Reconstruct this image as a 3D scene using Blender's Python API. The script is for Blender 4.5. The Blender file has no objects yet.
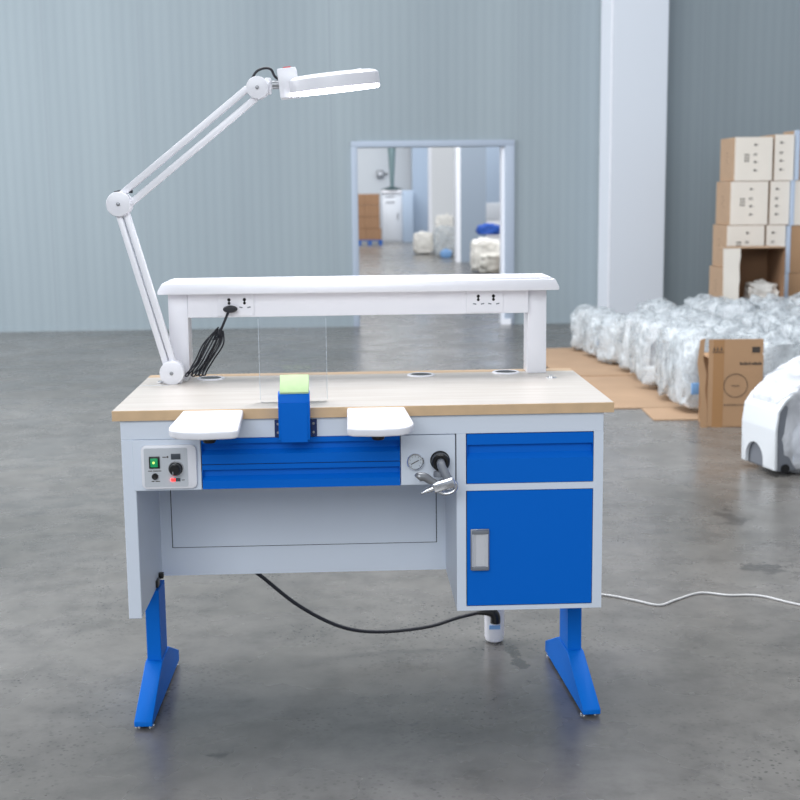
import bpy, bmesh, math, random
from mathutils import Vector, Matrix, noise
random.seed(4)
sc = bpy.context.scene
C = sc.collection
PI = math.pi

# ------------------------------------------------------------------ materials
def lin(c):
    return tuple(((v/255)/12.92 if v/255 <= .04045 else ((v/255+.055)/1.055)**2.4) for v in c) + (1,)
def mat(name, rgb, rough=.5, metal=0, spec=.5, bump=0, bscale=200, var=0, vscale=6, coat=0):
    m = bpy.data.materials.new(name); m.use_nodes = True
    nt = m.node_tree; b = nt.nodes['Principled BSDF']
    c = lin(rgb)
    b.inputs['Base Color'].default_value = c
    b.inputs['Roughness'].default_value = rough
    b.inputs['Metallic'].default_value = metal
    b.inputs['Specular IOR Level'].default_value = spec
    b.inputs['Coat Weight'].default_value = coat
    tc = nt.nodes.new('ShaderNodeTexCoord')
    if var:
        n = nt.nodes.new('ShaderNodeTexNoise'); n.inputs['Scale'].default_value = vscale; n.inputs['Detail'].default_value = 4
        nt.links.new(tc.outputs['Object'], n.inputs['Vector'])
        r = nt.nodes.new('ShaderNodeValToRGB')
        r.color_ramp.elements[0].position = .3; r.color_ramp.elements[1].position = .7
        r.color_ramp.elements[0].color = tuple(v*(1-var) for v in c[:3])+(1,)
        r.color_ramp.elements[1].color = tuple(min(1, v*(1+var)) for v in c[:3])+(1,)
        nt.links.new(n.outputs['Fac'], r.inputs['Fac']); nt.links.new(r.outputs['Color'], b.inputs['Base Color'])
    if bump:
        n = nt.nodes.new('ShaderNodeTexNoise'); n.inputs['Scale'].default_value = bscale; n.inputs['Detail'].default_value = 3
        nt.links.new(tc.outputs['Object'], n.inputs['Vector'])
        u = nt.nodes.new('ShaderNodeBump'); u.inputs['Strength'].default_value = bump; u.inputs['Distance'].default_value = .01
        nt.links.new(n.outputs['Fac'], u.inputs['Height']); nt.links.new(u.outputs['Normal'], b.inputs['Normal'])
    return m
def emis(name, rgb, s):
    m = mat(name, rgb, .4); b = m.node_tree.nodes['Principled BSDF']
    b.inputs['Emission Color'].default_value = lin(rgb); b.inputs['Emission Strength'].default_value = s
    return m
M = dict(
 white=mat('white_powder_coat', (218,226,238), .42, bump=.03, bscale=900),
 white2=mat('white_plastic', (236,236,242), .28),
 seam=mat('dark_seam', (70,74,82), .8),
 blue=mat('blue_powder_coat', (0,103,206), .5, spec=.12, bump=.03, bscale=900),
 bluedk=mat('dark_blue_metal', (8,40,95), .45),
 blueleg=mat('blue_leg_coat', (0,108,208), .5, spec=.15, bump=.03, bscale=900),
 chrome=mat('chrome', (225,227,232), .16, 1),
 steel=mat('brushed_steel', (150,152,156), .38, .7),
 black=mat('black_plastic', (18,18,20), .35),
 cable=mat('black_cable', (22,24,34), .45),
 wcable=mat('white_cable', (200,200,200), .5),
 edge=mat('wood_edge_band', (212,180,142), .55, var=.06, vscale=30),
 rearstrip=mat('rear_wood_strip', (178,152,122), .6, var=.06, vscale=20),
 handle=mat('satin_handle', (214,215,220), .35, .25),
 grey=mat('grey_panel', (198,202,208), .45),
 display=mat('dark_display', (70,76,84), .3),
 green=emis('green_switch', (10,150,90), .25),
 greenlit=emis('green_neon', (190,220,110), 1.2),
 red=emis('red_indicator', (255,40,40), 4),
 redp=mat('red_plastic', (190,40,45), .4),
 pad=mat('pale_green_pad', (192,220,166), .7, var=.04, vscale=60),
 diff=emis('lit_diffuser', (245,246,255), 9),
 carton=mat('brown_carton', (178,142,108), .8, var=.05, vscale=5, bump=.1, bscale=60),
 carton2=mat('brown_carton_dark', (150,116,88), .85, var=.05, vscale=5),
 cartonside=mat('carton_side', (186,156,128), .8, var=.05, vscale=7),
 cream=mat('lit_cream_carton_face', (234,227,216), .7, var=.03, vscale=4),  # cream tone paints in the light on the carton fronts
 tape=mat('parcel_tape', (170,128,86), .25, spec=.7),
 ink=mat('print_ink', (70,62,56), .8),
 sheet=mat('flat_cardboard', (176,146,118), .85, var=.07, vscale=3),
 pillar=mat('white_paint', (206,213,222), .55, bump=.03, bscale=120),
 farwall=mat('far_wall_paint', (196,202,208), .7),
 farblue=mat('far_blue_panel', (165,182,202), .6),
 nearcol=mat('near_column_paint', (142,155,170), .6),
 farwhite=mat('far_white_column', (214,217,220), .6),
 frame=mat('door_frame_metal', (166,178,194), .5),
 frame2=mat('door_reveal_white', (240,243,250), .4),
 cab=mat('cabinet_paint', (212,217,224), .5),
 hood=mat('hood_metal', (120,142,146), .4, .4),
 dark=mat('dark_green_metal', (40,62,64), .5),
 palblue=mat('blue_pallet_plastic', (20,90,170), .5),
 wood=mat('pallet_wood', (170,140,105), .8, var=.1, vscale=8),
 housing=mat('white_housing', (218,222,226), .3),
 greypl=mat('grey_plastic', (120,124,132), .45),
 sticker=mat('blue_sticker', (130,175,225), .4),
 foam=mat('white_foam_bundle', (226,224,218), .6, bump=.6, bscale=14, var=.1, vscale=8),
 sack=mat('grey_foam_bundle', (214,212,204), .7, bump=.6, bscale=10, var=.15, vscale=6),
 bag=mat('blue_bag', (30,80,170), .5, bump=.5, bscale=12),
 strip=mat('pale_blue_strip', (190,205,226), .4),
 dial=mat('dial_face', (205,212,220), .3),
)
def add_nodes(m): return m.node_tree.nodes, m.node_tree.links
# tabletop laminate with a faint grain
def tabletop_mat():
    m = mat('pale_wood_laminate', (205,198,190), .34)
    n, l = add_nodes(m); b = n['Principled BSDF']
    tc = n.new('ShaderNodeTexCoord'); mp = n.new('ShaderNodeMapping'); mp.inputs['Scale'].default_value = (2.2, 26, 1)
    ns = n.new('ShaderNodeTexNoise'); ns.inputs['Scale'].default_value = 1.6; ns.inputs['Detail'].default_value = 6
    r = n.new('ShaderNodeValToRGB'); r.color_ramp.elements[0].color = lin((186,178,169)); r.color_ramp.elements[1].color = lin((197,191,184))
    r.color_ramp.elements[0].position = .32; r.color_ramp.elements[1].position = .62
    l.new(tc.outputs['Object'], mp.inputs['Vector']); l.new(mp.outputs['Vector'], ns.inputs['Vector'])
    l.new(ns.outputs['Fac'], r.inputs['Fac']); l.new(r.outputs['Color'], b.inputs['Base Color'])
    return m
M['top'] = tabletop_mat()
# ribbed sandwich panel wall
def wall_mat():
    m = mat('ribbed_wall_panel', (182,194,202), .6, spec=.3)
    n, l = add_nodes(m); b = n['Principled BSDF']
    tc = n.new('ShaderNodeTexCoord'); sp = n.new('ShaderNodeSeparateXYZ'); l.new(tc.outputs['Object'], sp.inputs[0])
    def mt(op, a, v=None, v2=None):
        q = n.new('ShaderNodeMath'); q.operation = op
        if hasattr(a, 'links'): l.new(a, q.inputs[0])
        else: q.inputs[0].default_value = a
        if v is not None:
            if hasattr(v, 'links'): l.new(v, q.inputs[1])
            else: q.inputs[1].default_value = v
        return q.outputs[0]
    rib = mt('SINE', mt('MULTIPLY', sp.outputs['X'], 2*PI/.0915))
    sx = mt('FRACT', mt('DIVIDE', mt('ADD', sp.outputs['X'], 1.988+9.15*2), .915))
    seam = mt('LESS_THAN', mt('ABSOLUTE', mt('SUBTRACT', sx, .5)), .492)   # 0 on the seam
    h = mt('ADD', mt('MULTIPLY', rib, .5), mt('MULTIPLY', seam, 1.2))
    bp = n.new('ShaderNodeBump'); bp.inputs['Strength'].default_value = .22; bp.inputs['Distance'].default_value = .004
    l.new(h, bp.inputs['Height']); l.new(bp.outputs['Normal'], b.inputs['Normal'])
    ns = n.new('ShaderNodeTexNoise'); ns.inputs['Scale'].default_value = .5; ns.inputs['Detail'].default_value = 2
    mp = n.new('ShaderNodeMapping'); mp.inputs['Scale'].default_value = (3, 1, .25); l.new(tc.outputs['Object'], mp.inputs['Vector']); l.new(mp.outputs['Vector'], ns.inputs['Vector'])
    fac = mt('ADD', mt('MULTIPLY', rib, .07), ns.outputs['Fac'])
    r = n.new('ShaderNodeValToRGB'); r.color_ramp.elements[0].position = .2; r.color_ramp.elements[1].position = .8
    r.color_ramp.elements[0].color = lin((140,152,159)); r.color_ramp.elements[1].color = lin((153,165,171))
    l.new(fac, r.inputs['Fac'])
    mx = n.new('ShaderNodeMix'); mx.data_type = 'RGBA'; mx.inputs['A'].default_value = lin((144,155,162))
    l.new(seam, mx.inputs['Factor']); l.new(r.outputs['Color'], mx.inputs['B']); l.new(mx.outputs['Result'], b.inputs['Base Color'])
    return m
M['wall'] = wall_mat()
# polished concrete
def floor_mat():
    m = mat('polished_concrete', (140,140,138), .25)
    n, l = add_nodes(m); b = n['Principled BSDF']
    tc = n.new('ShaderNodeTexCoord')
    def ns(s, d, rough=.55, off=0):
        q = n.new('ShaderNodeTexNoise'); q.inputs['Scale'].default_value = s; q.inputs['Detail'].default_value = d; q.inputs['Roughness'].default_value = rough
        if off:
            mp = n.new('ShaderNodeMapping'); mp.inputs['Location'].default_value = (off, off*.7, 0)
            l.new(tc.outputs['Object'], mp.inputs['Vector']); l.new(mp.outputs['Vector'], q.inputs['Vector'])
        else: l.new(tc.outputs['Object'], q.inputs['Vector'])
        return q.outputs['Fac']
    def ramp(f, stops):
        r = n.new('ShaderNodeValToRGB'); e = r.color_ramp.elements
        e[0].position, e[0].color = stops[0][0], stops[0][1]; e[1].position, e[1].color = stops[-1][0], stops[-1][1]
        for p, c in stops[1:-1]:
            x = e.new(p); x.color = c
        l.new(f, r.inputs['Fac']); return r.outputs['Color']
    g = lambda v: (v, v, v, 1)
    def mul(a, c, f=1):
        x = n.new('ShaderNodeMix'); x.data_type = 'RGBA'; x.blend_type = 'MULTIPLY'; x.inputs['Factor'].default_value = f
        l.new(a, x.inputs['A']); l.new(c, x.inputs['B']); return x.outputs['Result']
    base = ramp(ns(.75, 5), [(.3, lin((92,90,86))), (.5, lin((108,105,101))), (.7, lin((123,120,116)))])
    c = mul(base, ramp(ns(7, 8, .7, 5), [(.3, g(.66)), (.52, g(.98)), (.75, g(1.2))]))
    v = n.new('ShaderNodeTexVoronoi'); v.inputs['Scale'].default_value = 55; l.new(tc.outputs['Object'], v.inputs['Vector'])
    # dark chips only where a second noise allows
    ch = ramp(v.outputs['Distance'], [(.16, g(0)), (.30, g(1))])
    gate = ramp(ns(2.2, 3, .5, 11), [(.44, g(1)), (.60, g(0))])
    mx = n.new('ShaderNodeMix'); mx.data_type = 'RGBA'; mx.blend_type = 'LIGHTEN'; mx.inputs['Factor'].default_value = 1
    l.new(ch, mx.inputs['A']); l.new(gate, mx.inputs['B'])
    sp = ramp(mx.outputs['Result'], [(0, g(.55)), (1, g(1))])
    c = mul(c, sp)
    v2 = n.new('ShaderNodeTexVoronoi'); v2.inputs['Scale'].default_value = 9; l.new(tc.outputs['Object'], v2.inputs['Vector'])
    lt = ramp(v2.outputs['Distance'], [(.03, g(1.35)), (.05, g(1))])
    c = mul(c, lt)
    # worn dark chips beside the bench
    def spot(cx, cy, rx, ry):
        mp = n.new('ShaderNodeMapping'); mp.inputs['Location'].default_value = (-cx/rx, -cy/ry, 0); mp.inputs['Scale'].default_value = (1/rx, 1/ry, 0)
        l.new(tc.outputs['Object'], mp.inputs['Vector']); q = n.new('ShaderNodeVectorMath'); q.operation = 'LENGTH'; l.new(mp.outputs['Vector'], q.inputs[0])
        ad = n.new('ShaderNodeMath'); ad.operation = 'MULTIPLY_ADD'; ad.inputs[1].default_value = 2.4; l.new(ns(16, 4, .6, cx), ad.inputs[0]); l.new(q.outputs['Value'], ad.inputs[2])
        return ramp(ad.outputs[0], [(0, g(.45)), (.9, g(.5)), (1, g(1))]) if False else ramp2(ad.outputs[0])
    def ramp2(f):
        m_ = n.new('ShaderNodeMapRange'); m_.inputs[1].default_value = 1.55; m_.inputs[2].default_value = 1.75; m_.inputs[3].default_value = .5; m_.inputs[4].default_value = 1; l.new(f, m_.inputs[0])
        return m_.outputs[0]
    for a_ in ((1.50, 2.0, .10, .28), (1.40, 1.30, .16, .12), (1.55, 1.20, .10, .10), (-.37, -.13, .05, .04), (.43, .45, .04, .20)): c = mul(c, spot(*a_))
    l.new(c, b.inputs['Base Color'])
    rg = ramp(ns(2.5, 4, .6, 3), [(.3, g(.2)), (.7, g(.34))]); l.new(rg, b.inputs['Roughness'])
    bp = n.new('ShaderNodeBump'); bp.inputs['Strength'].default_value = .12; bp.inputs['Distance'].default_value = .004
    l.new(ns(14, 4), bp.inputs['Height']); l.new(bp.outputs['Normal'], b.inputs['Normal'])
    b.inputs['Specular IOR Level'].default_value = .75
    return m
M['floor'] = floor_mat()
def wrap_mat(name, lo, hi, rgb=(222,226,230), scale=9):
    m = bpy.data.materials.new(name); m.use_nodes = True
    n, l = add_nodes(m); b = n['Principled BSDF']; out = n['Material Output']
    b.inputs['Base Color'].default_value = lin(rgb); b.inputs['Roughness'].default_value = .28; b.inputs['Specular IOR Level'].default_value = .7
    tc = n.new('ShaderNodeTexCoord')
    a = n.new('ShaderNodeTexNoise'); a.inputs['Scale'].default_value = scale; a.inputs['Detail'].default_value = 5; a.inputs['Distortion'].default_value = 1.2
    l.new(tc.outputs['Object'], a.inputs['Vector'])
    mr = n.new('ShaderNodeMapRange'); mr.inputs[1].default_value = .35; mr.inputs[2].default_value = .65; mr.inputs[3].default_value = lo; mr.inputs[4].default_value = hi
    l.new(a.outputs['Fac'], mr.inputs[0])
    bp = n.new('ShaderNodeBump'); bp.inputs['Strength'].default_value = .8; bp.inputs['Distance'].default_value = .02
    l.new(a.outputs['Fac'], bp.inputs['Height']); l.new(bp.outputs['Normal'], b.inputs['Normal'])
    t = n.new('ShaderNodeBsdfTransparent'); mx = n.new('ShaderNodeMixShader')
    l.new(mr.outputs[0], mx.inputs[0]); l.new(t.outputs[0], mx.inputs[1]); l.new(b.outputs[0], mx.inputs[2]); l.new(mx.outputs[0], out.inputs[0])
    return m
M['wrap'] = wrap_mat('foam_film', .24, .78, (206,213,217), 11)
M['film'] = wrap_mat('clear_film', .38, .85, (235,238,244), 6)
def clear_mat():
    m = bpy.data.materials.new('clear_acrylic'); m.use_nodes = True
    n, l = add_nodes(m); n.remove(n['Principled BSDF']); out = n['Material Output']
    t = n.new('ShaderNodeBsdfTransparent'); t.inputs[0].default_value = (.985, .99, .995, 1)
    g = n.new('ShaderNodeBsdfGlossy'); g.inputs['Roughness'].default_value = .03
    d = n.new('ShaderNodeBsdfDiffuse'); d.inputs[0].default_value = (.8, .82, .86, 1)
    f = n.new('ShaderNodeFresnel'); f.inputs[0].default_value = 1.4
    m1 = n.new('ShaderNodeMixShader'); l.new(f.outputs[0], m1.inputs[0]); l.new(t.outputs[0], m1.inputs[1]); l.new(g.outputs[0], m1.inputs[2])
    m2 = n.new('ShaderNodeMixShader'); m2.inputs[0].default_value = .03; l.new(m1.outputs[0], m2.inputs[1]); l.new(d.outputs[0], m2.inputs[2])
    l.new(m2.outputs[0], out.inputs[0]); return m
M['clear'] = clear_mat()
M['clearedge'] = mat('polished_acrylic_edge', (225,232,240), .3)

# ------------------------------------------------------------------ mesh building
class MB:
    def __init__(s): s.bm = bmesh.new()
    def _merge(s, t):
        me = bpy.data.meshes.new('t'); t.to_mesh(me); t.free(); s.bm.from_mesh(me); bpy.data.meshes.remove(me); return s
    def box(s, x0, x1, y0, y1, z0, z1, bev=.0, seg=2, rot=None, mi=0):
        t = bmesh.new(); bmesh.ops.create_cube(t, size=1)
        for v in t.verts: v.co = Vector(((x0+x1)/2+v.co.x*(x1-x0), (y0+y1)/2+v.co.y*(y1-y0), (z0+z1)/2+v.co.z*(z1-z0)))
        if bev: bmesh.ops.bevel(t, geom=t.edges[:], offset=bev, segments=seg, affect='EDGES', profile=.5)
        if rot: bmesh.ops.transform(t, matrix=rot, verts=t.verts)
        for f in t.faces: f.material_index = mi
        return s._merge(t)
    def cyl(s, a, b, r, r2=None, n=24, bev=0, mi=0):
        a, b = Vector(a), Vector(b); d = b-a; t = bmesh.new()
        bmesh.ops.create_cone(t, cap_ends=True, segments=n, radius1=r, radius2=r if r2 is None else r2, depth=d.length)
        if bev:
            e = [x for x in t.edges if len(x.link_faces) == 2 and any(len(f.verts) > 4 for f in x.link_faces)]
            bmesh.ops.bevel(t, geom=e, offset=bev, segments=2, affect='EDGES', profile=.5)
        q = d.to_track_quat('Z', 'Y').to_matrix().to_4x4()
        bmesh.ops.transform(t, matrix=Matrix.Translation((a+b)/2) @ q, verts=t.verts)
        for f in t.faces: f.material_index = mi
        return s._merge(t)
    def prism(s, poly, axis, a0, a1, bev=0, seg=2, mi=0, mat4=None):
        t = bmesh.new()
        def P(u, v, w): return {'x': (w, u, v), 'y': (u, w, v), 'z': (u, v, w)}[axis]
        A = [t.verts.new(P(u, v, a0)) for u, v in poly]; B = [t.verts.new(P(u, v, a1)) for u, v in poly]
        t.faces.new(A); t.faces.new(B[::-1]); k = len(poly)
        for i in range(k): t.faces.new((A[i], B[i], B[(i+1) % k], A[(i+1) % k]))
        bmesh.ops.recalc_face_normals(t, faces=t.faces)
        if bev: bmesh.ops.bevel(t, geom=t.edges[:], offset=bev, segments=seg, affect='EDGES', profile=.5)
        if mat4: bmesh.ops.transform(t, matrix=mat4, verts=t.verts)
        for f in t.faces: f.material_index = mi
        return s._merge(t)
    def tube(s, pts, r, n=10, sub=6, mi=0, radii=None):
        pts = [Vector(p) for p in pts]; path = []; rr = []
        R_ = radii or [r]*len(pts)
        for i in range(len(pts)-1):
            p0 = pts[max(i-1, 0)]; p1 = pts[i]; p2 = pts[i+1]; p3 = pts[min(i+2, len(pts)-1)]
            for k in range(sub):
                t = k/sub
                path.append(.5*((2*p1)+(-p0+p2)*t+(2*p0-5*p1+4*p2-p3)*t*t+(-p0+3*p1-3*p2+p3)*t**3)); rr.append(R_[i]*(1-t)+R_[i+1]*t)
        path.append(pts[-1]); rr.append(R_[-1])
        t = bmesh.new(); rings = []; up = Vector((0.13, 0.2, 1)).normalized()
        for i, p in enumerate(path):
            d = (path[min(i+1, len(path)-1)]-path[max(i-1, 0)]).normalized()
            a = d.cross(up)
            if a.length < 1e-3: a = d.cross(Vector((1, 0, 0)))
            a.normalize(); b = a.cross(d).normalized(); up = b
            rings.append([t.verts.new(p+(a*math.cos(2*PI*k/n)+b*math.sin(2*PI*k/n))*rr[i]) for k in range(n)])
        for A, B in zip(rings, rings[1:]):
            for k in range(n): t.faces.new((A[k], A[(k+1) % n], B[(k+1) % n], B[k]))
        t.faces.new(rings[0]); t.faces.new(rings[-1][::-1])
        bmesh.ops.recalc_face_normals(t, faces=t.faces)
        for f in t.faces: f.material_index = mi
        return s._merge(t)
    def lathe(s, prof, origin, axis='z', n=32, mi=0):
        t = bmesh.new(); rings = []; o = Vector(origin)
        for r, h in prof:
            ring = []
            for k in range(n):
                a = 2*PI*k/n; u, v = r*math.cos(a), r*math.sin(a)
                ring.append(t.verts.new(o+Vector({'z': (u, v, h), 'y': (u, h, v), 'x': (h, u, v)}[axis])))
            rings.append(ring)
        for A, B in zip(rings, rings[1:]):
            for k in range(n): t.faces.new((A[k], A[(k+1) % n], B[(k+1) % n], B[k]))
        t.faces.new(rings[0]); t.faces.new(rings[-1])
        bmesh.ops.remove_doubles(t, verts=t.verts, dist=1e-6)
        bmesh.ops.recalc_face_normals(t, faces=t.faces)
        for f in t.faces: f.material_index = mi
        return s._merge(t)
    def build(s, name, m, parent=None, origin=None, smooth=35, rot=0):
        o3 = OFF[parent] if parent is not None else Vector(origin or (0, 0, 0))
        bmesh.ops.translate(s.bm, verts=s.bm.verts, vec=-o3)
        me = bpy.data.meshes.new(name); s.bm.to_mesh(me); s.bm.free()
        for q in (m if isinstance(m, (list, tuple)) else [m]): me.materials.append(M[q])
        if smooth:
            me.polygons.foreach_set('use_smooth', [True]*len(me.polygons))
            me.set_sharp_from_angle(angle=math.radians(smooth))
        o = bpy.data.objects.new(name, me); C.objects.link(o)
        if parent is not None: o.parent = parent
        else: o.location = o3
        OFF[o] = o3
        return o
OFF = {}
def thing(name, label, cat, loc=(0, 0, 0), group=None):
    o = bpy.data.objects.new(name, None); C.objects.link(o); o.location = loc; o.empty_display_size = .05
    o['label'] = label; o['category'] = cat
    if group: o['group'] = group
    OFF[o] = Vector(loc); return o
def tag(o, label, cat, group=None):
    o['label'] = label; o['category'] = cat
    if group: o['group'] = group
    return o
def struct(o): o['kind'] = 'structure'; return o
def copy_tree(o, parent=None):
    c = o.copy(); C.objects.link(c)
    if parent is not None: c.parent = parent
    for ch in o.children: copy_tree(ch, c)
    return c
def arc(cx, cy, r, a0, a1, n=6):
    return [(cx+r*math.cos(math.radians(a0+(a1-a0)*i/n)), cy+r*math.sin(math.radians(a0+(a1-a0)*i/n))) for i in range(n+1)]

# ------------------------------------------------------------------ the setting
WY = 9.89
struct(MB().box(-11, 12, -6, 36, -.1, 0).build('floor', 'floor', smooth=0))
w = MB(); w.box(-11, .09, WY, WY+.15, 0, 6.5); w.box(1.545, 12, WY, WY+.15, 0, 6.5); w.box(.09, 1.545, WY, WY+.15, 1.757, 6.5)
struct(w.build('wall_back', 'wall', smooth=0))
# door frame round the opening
w = MB()
w.box(.03, .092, WY-.03, WY+.18, 0, 1.815, .004); w.box(1.543, 1.635, WY-.03, WY+.18, 0, 1.815, .004); w.box(.03, 1.635, WY-.031, WY+.181, 1.755, 1.815, .004)
dr = struct(w.build('door_1', 'frame'))
MB().box(1.512, 1.545, WY+.02, WY+.17, 0.001, 1.757).build('door_edge', 'frame2', dr)
MB().box(1.50, 1.60, WY-.05, WY-.032, .001, .06).build('door_stop', 'frame2', dr)
struct(MB().box(-11, .03, WY-.014, WY, 0, .035).box(1.635, 12, WY-.014, WY, 0, .035).build('baseboard_back', 'wall', smooth=0))
pl_ = struct(MB().box(2.49, 3.015, 9.37, WY-.015, 0, 6.5, .006).build('wall_pillar', 'pillar', smooth=0))
MB().box(2.475, 2.49, 9.368, WY-.015, 0, 6.5).build('lit_side_panel', 'frame2', pl_, smooth=0)  # whiter panel paints in the light on the pillar's left face
# next room seen through the doorway
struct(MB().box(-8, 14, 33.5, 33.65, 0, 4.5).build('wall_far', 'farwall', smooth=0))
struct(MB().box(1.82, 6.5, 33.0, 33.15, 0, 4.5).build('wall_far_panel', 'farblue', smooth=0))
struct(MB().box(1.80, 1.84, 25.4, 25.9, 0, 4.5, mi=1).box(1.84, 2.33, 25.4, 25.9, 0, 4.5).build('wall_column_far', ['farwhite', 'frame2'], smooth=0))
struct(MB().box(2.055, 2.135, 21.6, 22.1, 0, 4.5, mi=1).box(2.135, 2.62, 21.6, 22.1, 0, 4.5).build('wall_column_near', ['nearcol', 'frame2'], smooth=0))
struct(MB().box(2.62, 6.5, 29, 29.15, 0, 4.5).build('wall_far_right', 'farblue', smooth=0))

# ------------------------------------------------------------------ workbench
T = .8135
wb = thing('workbench', 'white and blue dental technician workbench with pale wood top standing on the concrete floor', 'workbench', (0, .3, 0))
p = MB()
p.box(-.6, .6, .0015, .566, T-.0245, T, .0015, 1)
top = p.build('tabletop', 'top', wb)
MB().box(-.6, .6, .0, .0015+.0008, T-.025, T-.0005, .0004, 1).build('edge_band', 'edge', top)
MB().box(-.6, .6, .566, .622, T-.025, T-.0006, .0015, 1).build('rear_strip', 'rearstrip', top)
for gx, gy in ((-.418, .5), (.165, .5), (.405, .525)):
    g = MB().lathe([(.039, T), (.039, T+.002), (.036, T+.004), (.031, T+.004), (.029, T+.0015), (.0, T+.0015)], (gx, gy+.02, 0)).build('grommet', 'white2', top)
    MB().lathe([(.029, T+.0018), (.029, T+.0032), (0, T+.0034)], (gx, gy+.02, 0)).build('grommet_lid', 'black', g)
MB().lathe([(.014, T), (.014, T+.002), (.006, T+.003), (.006, T+.008), (0, T+.009)], (.515, .425, 0), n=20).build('bolt', 'chrome', top)
MB().box(-.598, -.52, .405, .409, T, T+.0006).build('shadow_line', 'grey', top)  # thin grey strip painted in for a shadow line left of the lamp
# apron under the top
YF = .0106
MB().box(-.583, .577, YF, YF+.03, .741, T-.025, .0012, 1).build('apron', 'white', wb)
# left side panel
p = MB(); p.box(-.583, -.5515, YF, .372, .297, .741, .0015, 1)
sp = p.build('side_panel', 'white', wb)
for a_ in ((-.5515, -.545, .245, .28, .302, .32), (-.5515, -.539, .30, .315, .31, .325), (-.5515, -.535, .2, .215, .6, .612)): MB().box(*a_, .001).build('bolt', 'black', sp)
# back panel
p = MB(); p.box(-.5515, .2195, .372, .386, .297, T-.025)
bp = p.build('back_panel', 'white', wb)
p = MB()
x0, x1, z0, z1 = -.522, .193, .374, .62
for a in ((x0, x0+.0025, z0, z1), (x1, x1+.0025, z0, z1), (x0, x1, z0, z0+.0022)): p.box(a[0], a[1], .3712, .3722, a[2], a[3])
p.build('seam', 'seam', bp)
MB().box(x0+.0025, x1, .3695, .3722, z0+.0022, z1).build('inset_sheet', 'white', bp, smooth=0)
# box behind the control panel and drawers
MB().box(-.553, .2195, YF+.02, .34, .618, .741).build('under_box', 'white', wb, smooth=0)
# control plate
cp = MB().box(-.557, -.3945, YF-.003, YF+.02, .6165, .7405, .0012, 1).build('control_panel', 'white', wb)
def rrect(x0, x1, z0, z1, r): return arc(x1-r, z1-r, r, 0, 90)+arc(x0+r, z1-r, r, 90, 180)+arc(x0+r, z0+r, r, 180, 270)+arc(x1-r, z0+r, r, 270, 360)
YP = YF-.003
bz = MB().prism(rrect(-.536, -.404, .622, .729, .014), 'y', YP-.009, YP, .003).build('bezel', 'white2', cp)
MB().prism(rrect(-.5285, -.4255, .6285, .722, .004), 'y', YP-.0105, YP-.0085).build('face_plate', 'grey', cp)
YC = YP-.0105
def px(x, z): return (-.5365+(x-140)/10*.0235*.1*10/ .0235*0, 0)
def CX(u): return -.5405+u/800*80/425.5          # the plate's own layout, 0..800 across
def CZ(v): return .7625-v/800*80/425.5
sw = MB().box(CX(103), CX(210), YC-.004, YC, CZ(378), CZ(255), .0008).build('power_switch', 'black', cp)
MB().box(CX(118), CX(192), YC-.0065, YC-.003, CZ(362), CZ(272), .001).build('rocker', 'green', sw)
MB().lathe([(.003, -.0003), (.003, .0008), (0, .001)], ((CX(152)), YC-.0072, CZ(315)), 'y', 16).build('neon_dot', 'greenlit', sw)
MB().lathe([(.0075, 0), (.0075, -.006), (.006, -.008), (.004, -.008), (0, -.006)], (CX(158), YC, CZ(460)), 'y', 24).build('fuse_holder', 'black', cp)
MB().box(CX(325), CX(420), YC-.002, YC, CZ(288), CZ(230), .0006).build('display', 'display', cp)
kb = MB().lathe([(.0165, 0), (.0165, -.004), (.0145, -.006), (.0135, -.02), (.0115, -.023), (0, -.023)], (CX(370), YC, CZ(385)), 'y', 32).build('knob', 'black', cp)
MB().box(CX(350), CX(353), YC-.0245, YC-.022, CZ(430), CZ(395)).build('knob_pointer', 'white2', kb)
MB().lathe([(.0185, 0), (.0185, -.0015), (.0165, -.0016)], (CX(372), YC, CZ(380)), 'y', 32).build('knob_ring', 'chrome', kb)
MB().box(CX(345), CX(412), YC-.002, YC, CZ(516), CZ(482), .0005).build('rocker_small', 'display', cp)
MB().box(CX(318), CX(362), YC-.003, YC-.0005, CZ(514), CZ(486), .0006).build('indicator', 'red', cp)
p = MB()
for u0, u1, v in ((90, 130, 405), (138, 222, 405), (120, 150, 512), (160, 205, 512), (240, 276, 264), (425, 455, 503)): p.box(CX(u0), CX(u1), YC-.0004, YC, CZ(v+5), CZ(v-3))
p.lathe([(.0022, 0), (.0022, -.002), (0, -.0022)], (CX(290), YC, CZ(262)), 'y', 12)
p.build('printed_mark', 'ink', cp)
# folded drawer fronts: profile in (y, z)
def folded(x0, x1, zt, zb, lip, groove, depth, y=YF):
    pr = [(y, zt), (y, zt-lip), (y+depth, zt-lip-.001), (y+depth*.9, zt-lip-groove*.62), (y, zt-lip-groove), (y, zb), (y+.022, zb), (y+.022, zt)]
    return MB().prism(pr, 'x', x0, x1)
for zt, zb in ((.7405, .6785), (.6765, .6175)):
    d = folded(-.3925, .083, zt, zb, .012, .027, .013, YF-.002).build('drawer_front', 'blue', wb, smooth=0)
    for a_ in ((-.3925, -.391), (.0815, .083)): MB().box(a_[0], a_[1], YF-.0018, YF+.012, zb, zt).build('drawer_end', 'blue', d, smooth=0)
MB().box(-.3925, .083, YF+.003, YF+.006, .6755, .6795).build('drawer_gap', 'seam', wb, smooth=0)
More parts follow.
